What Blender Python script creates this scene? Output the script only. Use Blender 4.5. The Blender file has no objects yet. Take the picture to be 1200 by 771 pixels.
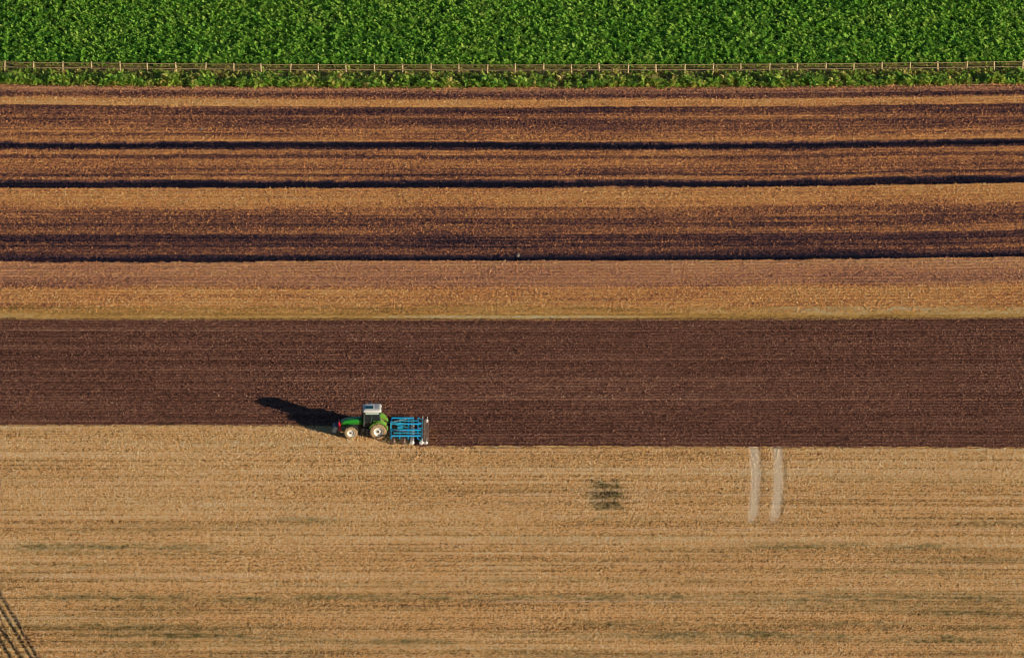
import bpy, bmesh, math, random
import numpy as np
from mathutils import Vector, Matrix

random.seed(7)
rng = np.random.default_rng(11)
scene = bpy.context.scene
col = scene.collection

# ------------------------------------------------------------------ camera geometry
PITCH = math.radians(27.0); DIST = 900.0; FPX = 9720.0      # pixels of a 1200 px wide picture
SP, CP = math.sin(PITCH), math.cos(PITCH)
CAM = Vector((0, -DIST * CP, DIST * SP))

def ground(u, v):
    """ground point seen at picture position (u, v)"""
    a, b = (u - 600) / FPX, (385.5 - v) / FPX
    d = Vector((a, CP + b * SP, -SP + b * CP))
    t = CAM.z / -d.z
    return CAM.x + d.x * t, CAM.y + d.y * t
def gy(v): return ground(600, v)[1]
def pxm(y): return FPX / (DIST + y * CP)

_wv = np.array([gy(v) for v in (800, 523, 374, 307, 218, 170, 104, 60)])
_wl = np.array([0, 0, 1, 0, .3, 1.5, 4, 3.5])
_wr = np.array([-1.5, -1.5, 2.5, 5, 7, 5, 5, 3.5])
def warp(x, y):
    """the field edges are gently curved"""
    x = np.asarray(x, float); y = np.asarray(y, float)
    sc = FPX / (DIST + y * CP)
    xe = 600 / sc
    r = np.clip(np.abs(x) / xe, 0, 1.25) ** 2
    c = np.where(x < 0, np.interp(y, _wv, _wl), np.interp(y, _wv, _wr))
    return c * r / (sc * SP)
def place(u, v):
    """ground position, world, for a thing seen at (u, v)"""
    return ground(u, v)

# ------------------------------------------------------------------ noise
_lat = rng.random((512, 512))
def vnoise(x, y, sx, sy, seed=0):
    X = x / sx + seed * 37.17; Y = y / sy + seed * 91.73
    xi = np.floor(X).astype(int); yi = np.floor(Y).astype(int)
    fx = X - xi; fy = Y - yi
    fx = fx * fx * (3 - 2 * fx); fy = fy * fy * (3 - 2 * fy)
    a = _lat[xi % 512, yi % 512]; b = _lat[(xi + 1) % 512, yi % 512]
    c = _lat[xi % 512, (yi + 1) % 512]; d = _lat[(xi + 1) % 512, (yi + 1) % 512]
    return (a * (1 - fx) + b * fx) * (1 - fy) + (c * (1 - fx) + d * fx) * fy
def sn(x, y, sx, sy, seed=0): return vnoise(x, y, sx, sy, seed) * 2 - 1
def wn(X): return rng.uniform(-1, 1, X.shape)
def sstep(a, b, x):
    t = np.clip((x - a) / (b - a), 0, 1); return t * t * (3 - 2 * t)

# ------------------------------------------------------------------ object helpers
def tag(o, label=None, cat=None, group=None, kind=None):
    if label: o['label'] = label
    if cat: o['category'] = cat
    if group: o['group'] = group
    if kind: o['kind'] = kind
    return o
def empty(name, loc=(0, 0, 0), rz=0):
    o = bpy.data.objects.new(name, None); col.objects.link(o)
    o.location = loc; o.rotation_euler = (0, 0, rz); o.empty_display_size = .3
    return o
def np_mesh(name, verts, quads, mat, attrs=None, smooth=False, parent=None):
    me = bpy.data.meshes.new(name)
    n = len(verts); f = len(quads); k = quads.shape[1]
    me.vertices.add(n); me.vertices.foreach_set('co', np.ascontiguousarray(verts, np.float32).ravel())
    me.loops.add(f * k); me.loops.foreach_set('vertex_index', np.ascontiguousarray(quads, np.int32).ravel())
    me.polygons.add(f)
    me.polygons.foreach_set('loop_start', np.arange(0, f * k, k, dtype=np.int32))
    me.polygons.foreach_set('loop_total', np.full(f, k, np.int32))
    if smooth: me.polygons.foreach_set('use_smooth', np.ones(f, bool))
    me.update(calc_edges=True)
    for a, vals in (attrs or {}).items():
        at = me.attributes.new(a, 'FLOAT', 'POINT')
        at.data.foreach_set('value', np.ascontiguousarray(vals, np.float32))
    me.materials.append(mat)
    o = bpy.data.objects.new(name, me); col.objects.link(o)
    if parent: o.parent = parent
    return o
def bm_obj(name, bm, mat, parent=None, smooth=False):
    me = bpy.data.meshes.new(name); bmesh.ops.recalc_face_normals(bm, faces=bm.faces)
    bm.to_mesh(me); bm.free()
    if smooth:
        for p in me.polygons: p.use_smooth = True
    me.materials.append(mat)
    o = bpy.data.objects.new(name, me); col.objects.link(o)
    if parent: o.parent = parent
    return o

def box(bm, c, s, rot=None, bev=0.0):
    r = bmesh.ops.create_cube(bm, size=1)
    vs = r['verts']
    for v in vs: v.co = Vector((v.co.x * s[0], v.co.y * s[1], v.co.z * s[2]))
    if bev > 0:
        es = list({e for v in vs for e in v.link_edges})
        rr = bmesh.ops.bevel(bm, geom=es, offset=bev, segments=2, affect='EDGES', profile=.6)
        vs = list({v for v in rr['verts']} | {v for v in vs if v.is_valid})
    M = Matrix.Translation(c) @ (rot if rot else Matrix.Identity(4))
    for v in vs: v.co = M @ v.co
    return vs
def tube(bm, a, b, r, r2=None, n=10):
    a = Vector(a); b = Vector(b); d = b - a
    M = Matrix.Translation((a + b) / 2) @ d.to_track_quat('Z', 'Y').to_matrix().to_4x4()
    bmesh.ops.create_cone(bm, cap_ends=True, segments=n, radius1=r, radius2=r if r2 is None else r2, depth=d.length, matrix=M)
def beam(bm, a, b, w, h, bev=.012):
    a = Vector(a); b = Vector(b); d = b - a
    ex = d.normalized(); up = Vector((0, 0, 1))
    if abs(ex.z) > .95: up = Vector((1, 0, 0))
    ey = up.cross(ex).normalized(); ez = ex.cross(ey)
    R = Matrix((ex, ey, ez)).transposed().to_4x4()
    box(bm, (a + b) / 2, (d.length, w, h), R, bev)
def lathe_y(bm, prof, n=40, c=(0, 0, 0), caps=True):
    """prof: list of (radius, y); revolved about the y axis through c"""
    rings = []
    for (r, y) in prof:
        rings.append([bm.verts.new((c[0] + r * math.cos(2 * math.pi * i / n), c[1] + y, c[2] + r * math.sin(2 * math.pi * i / n))) for i in range(n)])
    for A, B in zip(rings, rings[1:]):
        for i in range(n):
            bm.faces.new((A[i], A[(i + 1) % n], B[(i + 1) % n], B[i]))
    for R_ in ((rings[0], rings[-1]) if caps else ()):
        try: bm.faces.new(R_)
        except Exception: pass
def prism_y(bm, poly, y0, y1, bev=0.0):
    """poly in x,z extruded along y"""
    A = [bm.verts.new((p[0], y0, p[1])) for p in poly]; B = [bm.verts.new((p[0], y1, p[1])) for p in poly]
    n = len(poly); fs = [bm.faces.new(A), bm.faces.new(B[::-1])]
    for i in range(n): fs.append(bm.faces.new((A[i], B[i], B[(i + 1) % n], A[(i + 1) % n])))
    if bev > 0:
        es = list({e for f in fs for e in f.edges})
        bmesh.ops.bevel(bm, geom=es, offset=bev, segments=2, affect='EDGES', profile=.6)
def loft_x(bm, secs):
    """secs: list of closed rings of points, joined in order and capped"""
    R_ = [[bm.verts.new(p) for p in s] for s in secs]
    n = len(R_[0])
    for A, B in zip(R_, R_[1:]):
        for i in range(n): bm.faces.new((A[i], A[(i + 1) % n], B[(i + 1) % n], B[i]))
    bm.faces.new(R_[0]); bm.faces.new(R_[-1][::-1])

# ------------------------------------------------------------------ materials
def new_mat(name):
    m = bpy.data.materials.new(name); m.use_nodes = True
    nt = m.node_tree; nt.nodes.clear()
    out = nt.nodes.new('ShaderNodeOutputMaterial'); b = nt.nodes.new('ShaderNodeBsdfPrincipled')
    nt.links.new(b.outputs[0], out.inputs[0])
    return m, nt, b
def nd(nt, t, **kw):
    n = nt.nodes.new(t)
    for k, v in kw.items(): setattr(n, k, v)
    return n
def ramp(nt, stops, fac):
    r = nd(nt, 'ShaderNodeValToRGB')
    e = r.color_ramp.elements
    while len(e) < len(stops): e.new(.5)
    for i, (p, c) in enumerate(stops): e[i].position = p; e[i].color = (*c, 1)
    nt.links.new(fac, r.inputs[0]); return r.outputs[0]
def noise(nt, scale, detail=4, rough=.6, vec=None):
    n = nd(nt, 'ShaderNodeTexNoise'); n.inputs['Scale'].default_value = scale
    n.inputs['Detail'].default_value = detail; n.inputs['Roughness'].default_value = rough
    if vec is None:
        tc = nd(nt, 'ShaderNodeTexCoord'); vec = tc.outputs['Object']
    nt.links.new(vec, n.inputs['Vector']); return n.outputs[0]
def math_(nt, op, a, b=None, clamp=False):
    m = nd(nt, 'ShaderNodeMath', operation=op); m.use_clamp = clamp
    for i, x in enumerate((a, b)):
        if x is None: continue
        if isinstance(x, (int, float)): m.inputs[i].default_value = x
        else: nt.links.new(x, m.inputs[i])
    return m.outputs[0]
def attr(nt, name): return nd(nt, 'ShaderNodeAttribute', attribute_name=name).outputs['Fac']
def mixc(nt, f, a, b):
    m = nd(nt, 'ShaderNodeMix', data_type='RGBA')
    for s, x in ((m.inputs[0], f), (m.inputs[6], a), (m.inputs[7], b)):
        if isinstance(x, tuple): s.default_value = (*x, 1)
        elif isinstance(x, (int, float)): s.default_value = x
        else: nt.links.new(x, s)
    return m.outputs[2]
def bump(nt, b, h, strength, dist):
    n = nd(nt, 'ShaderNodeBump'); n.inputs['Strength'].default_value = strength; n.inputs['Distance'].default_value = dist
    nt.links.new(h, n.inputs['Height']); nt.links.new(n.outputs[0], b.inputs['Normal'])

def ground_mat(name, stops, nscale=7, namp=.25, extra=None, rough=.95, bstr=.5):
    m, nt, b = new_mat(name)
    n = noise(nt, nscale, 4, .65)
    d = math_(nt, 'MULTIPLY', math_(nt, 'SUBTRACT', n, .5), namp * 2)
    f = math_(nt, 'ADD', attr(nt, 'tone'), d, True)
    c = ramp(nt, stops, f)
    for (an, colr) in (extra or []):
        c = mixc(nt, attr(nt, an), c, colr)
    nt.links.new(c, b.inputs['Base Color'])
    b.inputs['Roughness'].default_value = rough; b.inputs['Specular IOR Level'].default_value = .15
    bump(nt, b, noise(nt, 14, 4, .7), bstr, .05)
    return m

STRIPE = [(0, (.007, .008, .020)), (.12, (.018, .015, .030)), (.28, (.11, .050, .055)), (.45, (.24, .100, .066)),
          (.62, (.58, .235, .105)), (.80, (.92, .42, .130)), (.92, (.86, .47, .15)), (1, (.92, .64, .32))]
TILL = [(0, (.045, .017, .011)), (.3, (.14, .056, .034)), (.5, (.265, .110, .066)), (.72, (.41, .19, .115)), (.9, (.52, .28, .16)), (1, (.68, .42, .26))]
STUB = [(0, (.10, .05, .02)), (.25, (.48, .245, .088)), (.5, (.90, .495, .180)), (.75, (.97, .63, .27)), (1, (.90, .74, .48))]
STRIP = [(0, (.18, .10, .025)), (.3, (.60, .31, .08)), (.55, (.96, .53, .14)), (.8, (1.0, .74, .34)), (1, (.95, .86, .58))]
m_stripe = ground_mat('ploughed_stripes', STRIPE, 6, .16, [('pink', (.62, .31, .20))])
m_till = ground_mat('tilled_soil', TILL, 7, .22, [('fresh', (.34, .14, .055))])
m_stub = ground_mat('stubble', STUB, 8, .22, [('green', (.13, .12, .035)), ('pale', (1.0, .80, .56)), ('rut', (.07, .045, .03))])
m_strip = ground_mat('dry_grass', STRIP, 6, .2)
m_cropsoil = ground_mat('crop_soil', [(0, (.02, .03, .008)), (1, (.06, .09, .02))], 4, .3)
m_verge = ground_mat('verge_soil', [(0, (.07, .07, .02)), (.5, (.28, .22, .06)), (1, (.62, .42, .15))], 5, .3)
m, nt, b = new_mat('distant_ground')
nt.links.new(ramp(nt, [(.3, (.10, .09, .035)), (.5, (.16, .11, .05)), (.7, (.07, .10, .03))], noise(nt, .006, 3)), b.inputs['Base Color'])
b.inputs['Roughness'].default_value = .95
m_ground = m

def add_trans(m, t):
    nt = m.node_tree; out = [x for x in nt.nodes if x.type == 'OUTPUT_MATERIAL'][0]; b = [x for x in nt.nodes if x.type == 'BSDF_PRINCIPLED'][0]
    tr = nd(nt, 'ShaderNodeBsdfTranslucent'); nt.links.new(b.inputs['Base Color'].links[0].from_socket, tr.inputs[0])
    mx = nd(nt, 'ShaderNodeMixShader'); mx.inputs[0].default_value = t
    nt.links.new(b.outputs[0], mx.inputs[1]); nt.links.new(tr.outputs[0], mx.inputs[2]); nt.links.new(mx.outputs[0], out.inputs[0])
    return m
m_stubleaf = add_trans(ground_mat('straw_stalk', STUB, 8, .1, [('green', (.16, .16, .04)), ('pale', (1.0, .80, .56)), ('rut', (.07, .045, .03))], bstr=.1), .08)
m_strawleaf = add_trans(ground_mat('straw_piece', STRIPE, 8, .1, [('pink', (.70, .35, .22))], bstr=.1), .08)
def leaf_mat(name, stops, trans=.35):
    m, nt, b = new_mat(name)
    n = noise(nt, 9, 2)
    f = math_(nt, 'ADD', attr(nt, 'tone'), math_(nt, 'MULTIPLY', math_(nt, 'SUBTRACT', n, .5), .3), True)
    c = ramp(nt, stops, f)
    nt.links.new(c, b.inputs['Base Color'])
    b.inputs['Roughness'].default_value = .5; b.inputs['Specular IOR Level'].default_value = .3
    tr = nd(nt, 'ShaderNodeBsdfTranslucent'); nt.links.new(c, tr.inputs[0])
    mx = nd(nt, 'ShaderNodeMixShader'); mx.inputs[0].default_value = trans
    out = [x for x in nt.nodes if x.type == 'OUTPUT_MATERIAL'][0]
    nt.links.new(b.outputs[0], mx.inputs[1]); nt.links.new(tr.outputs[0], mx.inputs[2]); nt.links.new(mx.outputs[0], out.inputs[0])
    return m
m_crop = leaf_mat('crop_leaf', [(0, (.06, .25, .05)), (.4, (.23, .53, .055)), (.7, (.40, .68, .08)), (1, (.58, .74, .14))], .5)
m_weed = leaf_mat('verge_leaf', [(0, (.10, .27, .06)), (.4, (.34, .58, .07)), (.7, (.52, .62, .10)), (.85, (.76, .64, .17)), (1, (.88, .68, .28))], .45)
m_drygrass = leaf_mat('dry_grass_blade', [(0, (.32, .18, .04)), (.5, (.86, .47, .11)), (1, (.97, .70, .28))])
m_patch = leaf_mat('stubble_weed_leaf', [(0, (.04, .05, .015)), (.5, (.13, .13, .03)), (1, (.34, .27, .08))], .2)

def paint(name, c, rough=.35, coat=.4, dirt=(.30, .20, .11), amt=.25, metal=0, scale=4):
    m, nt, b = new_mat(name)
    n = noise(nt, scale, 5, .65)
    f = math_(nt, 'MULTIPLY', math_(nt, 'SUBTRACT', n, .38, True), amt * 3.2, True)
    nt.links.new(mixc(nt, f, c, dirt), b.inputs['Base Color'])
    b.inputs['Roughness'].default_value = rough; b.inputs['Coat Weight'].default_value = coat; b.inputs['Metallic'].default_value = metal
    bump(nt, b, noise(nt, 40, 2), .08, .01)
    return m
m_green = paint('green_paint', (.022, .33, .030), .32, .6, amt=.08)
m_fender_sunlit = paint('fender_sunlit_green', (.20, .46, .04), .4, .5, amt=.14)  # body green shifted to yellow: sunlight on the fenders put into the colour
m_dark = paint('dark_chassis', (.022, .026, .028), .5, .1, amt=.15)
m_white = paint('white_roof_paint', (.80, .78, .72), .4, .3, amt=.06)
m_cream = paint('cream_rim_paint', (.86, .82, .74), .4, .3, amt=.06)
m_tyre = paint('dusty_rubber', (.30, .21, .11), .9, 0, (.66, .46, .24), .7)
m_red = paint('red_paint', (.78, .03, .06), .4, .4, amt=.06)
m_steel = paint('bare_steel', (.26, .25, .24), .4, 0, amt=.25, metal=.3)
m_blue = paint('blue_paint', (.015, .42, .78), .3, .6, (.22, .30, .34), .16)
m_teal = paint('teal_paint', (.02, .38, .55), .4, .4, amt=.15)
m_disc = paint('worn_disc_steel', (.16, .10, .075), .5, 0, (.30, .17, .10), .4, .3)
m_polished = paint('polished_disc_steel', (.78, .74, .70), .4, 0, amt=.10)
m_hatch = paint('hatch_glass', (.015, .10, .12), .2, .6, amt=.05)
m_amber = paint('beacon_lens', (.03, .16, .34), .2, .6, amt=.0)
m_lamp = paint('lamp_lens', (.75, .74, .70), .15, .5, amt=.05)
m_black = paint('black_plastic', (.015, .016, .018), .5, .1, amt=.08)
m_seat = paint('seat_cloth', (.10, .10, .11), .8, 0, amt=.05)
m_pale = paint('pale_headrest', (.62, .60, .58), .7, 0, amt=.05)
m_reflect = paint('sky_reflection_paint', (.50, .62, .56), .3, .5, amt=.06)  # pale colour standing for sky reflected in the upper cab glass
m_stone = paint('stone', (.26, .23, .20), .9, 0, amt=.2)
m_wood = paint('weathered_wood', (.88, .66, .36), .85, 0, (.50, .34, .18), .35, scale=3)
m_rail = paint('weathered_rail_wood', (.33, .22, .12), .85, 0, (.24, .16, .08), .4, scale=3)
m, nt, b = new_mat('tinted_glass')
nt.links.new(ramp(nt, [(0, (.012, .022, .026)), (1, (.03, .045, .05))], noise(nt, 2, 2)), b.inputs['Base Color'])
b.inputs['Roughness'].default_value = .06; b.inputs['Alpha'].default_value = .80; b.inputs['Coat Weight'].default_value = .5
m_glass = m

# ------------------------------------------------------------------ field sheets
XS = np.concatenate([[-420, -260, -160, -110, -90, -78, -70], np.arange(-66, 66.01, .11), [70, 78, 90, 110, 160, 260, 420]])
YT = {v: gy(v) for v in (88, 104, 357, 374, 498, 523)}
def sheet(name, ys, fn, mat, keep=None, smooth=False):
    """a grid of ground; fn gives heights and attributes, keep masks ragged edges"""
    X, Y = np.meshgrid(XS, ys)
    h, at = fn(X, Y)
    W = Y + warp(X, Y)
    verts = np.stack([X, W, h], -1).reshape(-1, 3)
    nx, ny = len(XS), len(ys)
    idx = np.arange(nx * ny).reshape(ny, nx)
    q = np.stack([idx[:-1, :-1], idx[:-1, 1:], idx[1:, 1:], idx[1:, :-1]], -1).reshape(-1, 4)
    if keep is not None:
        cx = (X[:-1, :-1] + X[1:, 1:]) / 2; cy = (Y[:-1, :-1] + Y[1:, 1:]) / 2
        q = q[keep(cx, cy).ravel()]
    used = np.zeros(nx * ny, bool); used[q.ravel()] = True
    re = np.cumsum(used) - 1
    o = np_mesh(name, verts[used], re[q], mat, {k: v.ravel()[used] for k, v in at.items()}, smooth)
    tag(o, kind='structure'); return o

# tractor and implement stand
TX, TY = ground(427.6, 508.6)                    # middle of the wheelbase
SC = pxm(TY)
STEP_X = TX + 5.3                                # where the freshly worked strip begins
Y_A, Y_B = YT[498], YT[523]
def edge_y(x):                                   # near edge of the worked soil
    return np.where(x < STEP_X, Y_A, Y_B)

# --- striped ploughed field
B = [(104,.62),(108,.60),(112,.40),(116,.45),(118,.80),(126,.81),(127.5,.38),(133,.37),(135,.44),(138,.62),(140,.56),(142,.41),(149,.44),(152,.45),
     (155,.60),(159,.55),(162,.70),(167.3,.72),(168.6,.08),(169.5,.04),(172.5,.05),(174,.16),(176.5,.3),(178,.66),(182,.68),(184,.38),(187,.40),(189,.70),(193,.66),
     (196,.60),(200,.52),(204,.56),(205.3,.34),(206.5,.36),(208,.62),(211.5,.64),(213,.16),(215,.05),(218.5,.06),(220.3,.18),(221.5,.70),(224,.80),(230,.84),(237,.80),(242,.76),
     (245,.58),(250,.52),(255,.50),(262,.46),(263.5,.34),(265,.50),(272,.55),(275,.52),(277,.28),(283,.26),(285,.46),(287,.44),(289,.28),(292,.46),(297,.42),
     (299.5,.22),(302,.08),(304,.05),(306.2,.08),(307.6,.78),(312,.78),(318,.74),(325,.68),(331,.60),(337,.62),(340,.82),(346,.85),(349,.74),(352,.84),(362,.84)]
bv = np.array([gy(p[0]) for p in B])[::-1]; bt = np.array([p[1] for p in B])[::-1]
def stripes(X, Y):
    yy = Y + .30 * sn(X, Y, 16, 5, 1) + .16 * sn(X, Y, 2.2, 1.0, 2) + .12 * sn(X, Y, .5, .5, 12)
    t = np.interp(yy, bv, bt)
    fur = sn(X * 0, Y, 1, .42, 3) * .5 + sn(X, Y, 45, .55, 4) * .5
    patch = sn(X, Y, 9, 1.6, 5)
    sp = sn(X, Y, .19, .24, 6); sp2 = sn(X, Y, .45, .5, 7)
    dark = np.clip((.45 - t) / .45, 0, 1)
    t2 = t + .10 * fur + .09 * sn(X, Y, 30, .33, 11) + .07 * patch + (.05 + .04 * (1 - dark)) * sp + .03 * sp2 + .20 * wn(X) + .06 * sn(X, Y, 22, 1.1, 8)
    glint = (vnoise(X, Y, .22, .30, 9) > .93) & (t > .2)
    t2 = t2 + glint * .16
    t2 = np.minimum(t2, .94)
    t2 = np.where(t < .14, np.minimum(t2, .10 + .12 * np.clip(sp2, 0, 1) + .10 * patch + .22 * np.clip(sn(X, Y, 12, .7, 13) - .1, 0, 1) + .06 * wn(X)), t2)
    ridge = np.sin(2 * math.pi * (Y + .10 * sn(X, Y, 5, 2, 14)) / .70) * (.5 + .7 * vnoise(X, Y, 3, .8, 15))
    h = .06 + .04 * fur + .012 * sp + .022 * wn(X) + .055 * ridge - .17 * sstep(.25, .05, t)
    pink = (sstep(gy(339), gy(333), yy) * sstep(gy(306), gy(309), yy) + sstep(gy(113), gy(110), yy)) * .62 * (.4 + .8 * vnoise(X, Y, .3, .3, 16)) * sstep(.35, .6, t2)
    return h, {'tone': np.clip(t2, 0, 1), 'pink': np.clip(pink, 0, .85)}
y0, y1 = gy(367), gy(103)
rag = lambda X, Y, s=0: .16 * sn(X, Y, .5, .5, 20 + s) + .12 * sn(X, Y, 2.5, 9, 21 + s)
sheet('ploughed_field', np.arange(y0, y1, .125), stripes, m_stripe,
      lambda X, Y: (Y < YT[104] + rag(X, Y)))

# --- strip of dry grass between the two fields
def strip_fn(X, Y):
    t = (Y - YT[374]) / (gy(357) - YT[374])
    line = np.exp(-((t - .12) / .10) ** 2) * sstep(-32, -8, X + 0 * Y) * sstep(30, 0, X)      # pale wheel line
    wh = sstep(24, 34, X) * np.exp(-((t - .55) / .33) ** 2) * (.6 + .5 * vnoise(X, Y, 3, .6, 30))
    n = sn(X, Y, 12, .5, 31) * .16 + sn(X, Y, .3, .25, 32) * .12 + sn(X, Y, 5, 1, 33) * .08
    tone = .46 + n + .12 * wn(X) - .10 * sstep(.35, .6, t) * vnoise(X, Y, 4, 1, 37) + .36 * line + .34 * wh - .10 * sstep(.75, .95, t) 
    h = .045 + .01 * sn(X, Y, .25, .25, 34) + .02 * wn(X)
    return h + .05, {'tone': np.clip(tone, 0, 1)}
ys = np.arange(YT[374] - .5, gy(357), .13)
sheet('grass_strip', ys, strip_fn, m_strip,
      lambda X, Y: (Y < gy(361.5) + 2.6 * rag(X, Y, 3) + .5 * sn(X, Y, 18, 50, 36)))

# --- dark tilled soil
def till_fn(X, Y):
    fur = sn(X * 0, Y, 1, .50, 40) * .6 + sn(X, Y, 60, .36, 41) * .8
    ridge = np.sin(2 * math.pi * (Y + .07 * sn(X, Y, 4, 2, 56)) / .62) * (.7 + .5 * vnoise(X, Y, 2, .6, 57)); c1 = sn(X, Y, .20, .22, 42); c2 = sn(X, Y, .42, .42, 43); c3 = sn(X, Y, .11, .15, 44)
    lines = np.clip(vnoise(X * .02, Y, 1, .35, 45) - .80, 0, 1) * 2
    big = sn(X, Y, 40, 5, 46)
    fresh = sstep(STEP_X + 0.2, STEP_X + 1.2, X) * sstep(STEP_X + 3.4, STEP_X + 1.6, X) * (Y < Y_A - .6) * (Y > Y_B) * .9 * vnoise(X, Y, .7, .7, 47)
    tone = .49 + .06 * c1 + .03 * c2 + .20 * wn(X) + .085 * fur + .16 * lines + .05 * big + .04 * sn(X, Y, 5, 2, 48) + .06 * sn(X, Y, 14, .7, 55)
    tone = tone + (vnoise(X, Y, .17, .22, 49) > .95) * .10
    h = .06 + .012 * c1 + .022 * wn(X) + .02 * fur + .044 * ridge
    return h, {'tone': np.clip(tone, 0, 1), 'fresh': fresh}
sheet('tilled_field', np.arange(Y_B - .6, YT[374] + .3, .11), till_fn, m_till,
      lambda X, Y: (Y > edge_y(X + .3 * sn(X, Y, .8, .8, 54)) + rag(X, Y, 6)) & (Y < YT[374] + .6 * rag(X, Y, 7)))

# --- stubble
STREAK = [(641,0,230,.8),(648,60,300,.35),(620,80,320,.3),(662,30,130,.35),(700,40,330,.8),(700,300,820,.7),(699,820,1000,.5),(716,180,420,.25),(735,30,330,.6),(733,700,1000,.4),
          (746,80,330,.7),(731,690,780,.7),(743,730,930,.8),(753,100,520,.4),(743,590,720,.5),(640,880,1110,.7),(612,1150,1200,.7),(655,1060,1200,.45),(700,900,1180,.75),
          (717,1090,1200,.7),(734,1040,1200,.8),(748,1060,1150,.9),(745,940,1000,.5),(765,1080,1200,.5),(560,860,1010,.2),(610,330,380,.5),(608,690,760,.35),(668,930,1160,.4),(762,300,700,.3),(680,560,860,.25)]
PALE = [(531,0,760,.35),(549,560,1200,.55),(579,560,960,.55),(704.5,560,900,.65),(620,700,1200,.5),(605,600,900,.3),(565,0,400,.3),(590,200,700,.25),(676,0,420,.4),(724,30,260,.4),(660,700,1200,.3),(640,350,800,.25),(540,880,1200,.35)]
trk = [(ground(884.5, 524), ground(886, 562), ground(882, 607)), (ground(911.5, 524), ground(912.8, 562), ground(908, 607))]
PATCH = ground(712, 581)
RUT = [((-14, 690), (36, 771)), ((-4, 690), (44, 771)), ((-32, 690), (24, 771)), ((-38, 690), (12, 771)), ((-58, 690), (-4, 771)), ((-66, 690), (-16, 771))]
def stub_fn(X, Y, straw=0):
    rows = sn(X, Y, 70, .30, 60) * .5 + sn(X * 0, Y, 1, .85, 61) * .35 + sn(X, Y, 50, 2.2, 62) * .35
    c1 = sn(X, Y, .17, .2, 63); c2 = sn(X, Y, .34, .34, 64); c3 = sn(X, Y, .11, .15, 65)
    big = sn(X, Y, 16, 4, 66)
    depth = sstep(gy(600), gy(771), Y)                       # duller towards the near end
    lin = sn(X, Y, 55, .24, 59); lin2 = vnoise(X, Y, 26, .30, 53)
    tone = .66 + .09 * rows + .20 * lin + .16 * (lin2 > .86) - .16 * (lin2 < .14) * vnoise(X, Y, 1.2, .5, 52) + .05 * sn(X, Y, 6, .5, 58) + .08 * c1 + .06 * c2 + .38 * wn(X) + .05 * big - .06 * depth - .12 * (1 - straw)
    green = np.zeros_like(X); pale = np.zeros_like(X); rut = np.zeros_like(X)
    brk = vnoise(X, Y, 1.6, .45, 67); br2 = vnoise(X, Y, .35, .3, 68)
    for (v, u0, u1, s) in STREAK:
        x0, yv = ground(u0, v); x1, _ = ground(u1, v)
        g = np.exp(-((Y - yv - .25 * sn(X, Y, 9, 30, int(v))) / .75) ** 2) * sstep(x0 - 5, x0 + 3, X) * sstep(x1 + 5, x1 - 3, X)
        green = np.maximum(green, s * g * np.clip(-.1 + 1.5 * brk, 0, 1) * (.15 + 1.1 * br2))
    weedy = np.clip(sn(X, Y, 14, 1.3, 69) - .15, 0, 1) * (.25 + .5 * depth)
    green = np.clip(green + weedy * br2 * .9, 0, .92)
    for (v, u0, u1, s) in PALE:
        x0, yv = ground(u0, v); x1, _ = ground(u1, v)
        pale = np.maximum(pale, s * np.exp(-((Y - yv) / .13) ** 2) * sstep(x0 - 4, x0 + 6, X) * sstep(x1 + 4, x1 - 6, X) * (.35 + .9 * vnoise(X, Y, 2.5, 1, 70)))
    dip = np.zeros_like(X)
    for tr in trk:                                           # two wheelings up to the worked soil
        ysn = [p[1] for p in tr][::-1]; xsn = [p[0] for p in tr][::-1]
        co = np.polyfit(ysn, xsn, 2)
        cx = co[0] * Y ** 2 + co[1] * Y + co[2]
        on = sstep(ysn[0] - 1.6, ysn[0] + 1.6, Y + .8 * sn(X, Y, .4, .8, 78)) * (Y < Y_B + 1)
        d = X - cx + .10 * sn(X, Y, .3, .3, 71) + .05 * wn(X)
        pale = np.maximum(pale, on * np.exp(-((d + .08) / .50) ** 4) * (.85 + .3 * vnoise(X, Y, .35, .28, 72)))
        rut = np.maximum(rut, on * np.exp(-((d - .64) / .17) ** 2) * .40 * vnoise(X, Y, .3, .5, 73))
        dip = dip - on * np.exp(-(d / .5) ** 4) * .012
    for (a, c) in RUT:                                       # tyre ruts crossing the corner
        xa, ya = ground(*a); xc, yc = ground(*c)
        cx = xa + (Y - ya) / (yc - ya) * (xc - xa)
        d = X - cx + .06 * sn(X, Y, .5, .5, 74)
        lug = .55 + .45 * np.sin(Y * 2 * math.pi / .75 + cx)
        on = (Y < ya)
        rut = np.maximum(rut, on * np.exp(-(d / .20) ** 2) * .95 * (.25 + .75 * lug))
        dip = dip - on * np.exp(-(d / .22) ** 2) * .07
    corner = sstep(.4, -.8, X - (ground(44, 771)[0] + (Y - gy(771)) / (gy(690) - gy(771)) * (ground(-4, 690)[0] - ground(44, 771)[0]))) * (Y < gy(690))
    green = np.maximum(green, corner * .35 * br2)
    px_, py_ = PATCH
    e = np.sqrt(((X - px_) / 2.3) ** 2 + ((Y - py_) / 3.9) ** 2) + .3 * sn(X, Y, .9, .7, 75)
    inp = sstep(1.15, .45, e)
    for v in (574.5, 586.5):
        inp = inp * (1 - .75 * np.exp(-((Y - gy(v)) / .34) ** 2))
        pale = np.maximum(pale, .5 * vnoise(X, Y, .8, .4, 79) * np.exp(-((Y - gy(v)) / .3) ** 2) * sstep(5.5, 3, np.abs(X - px_ - 1)))
    green = np.maximum(green, inp * .55 * (.2 + 1.0 * br2)); rut = np.maximum(rut, inp * .22 * vnoise(X, Y, .4, .4, 76))
    glint = vnoise(X, Y, .16, .2, 77) > .93
    tone = tone + glint * .2
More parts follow.
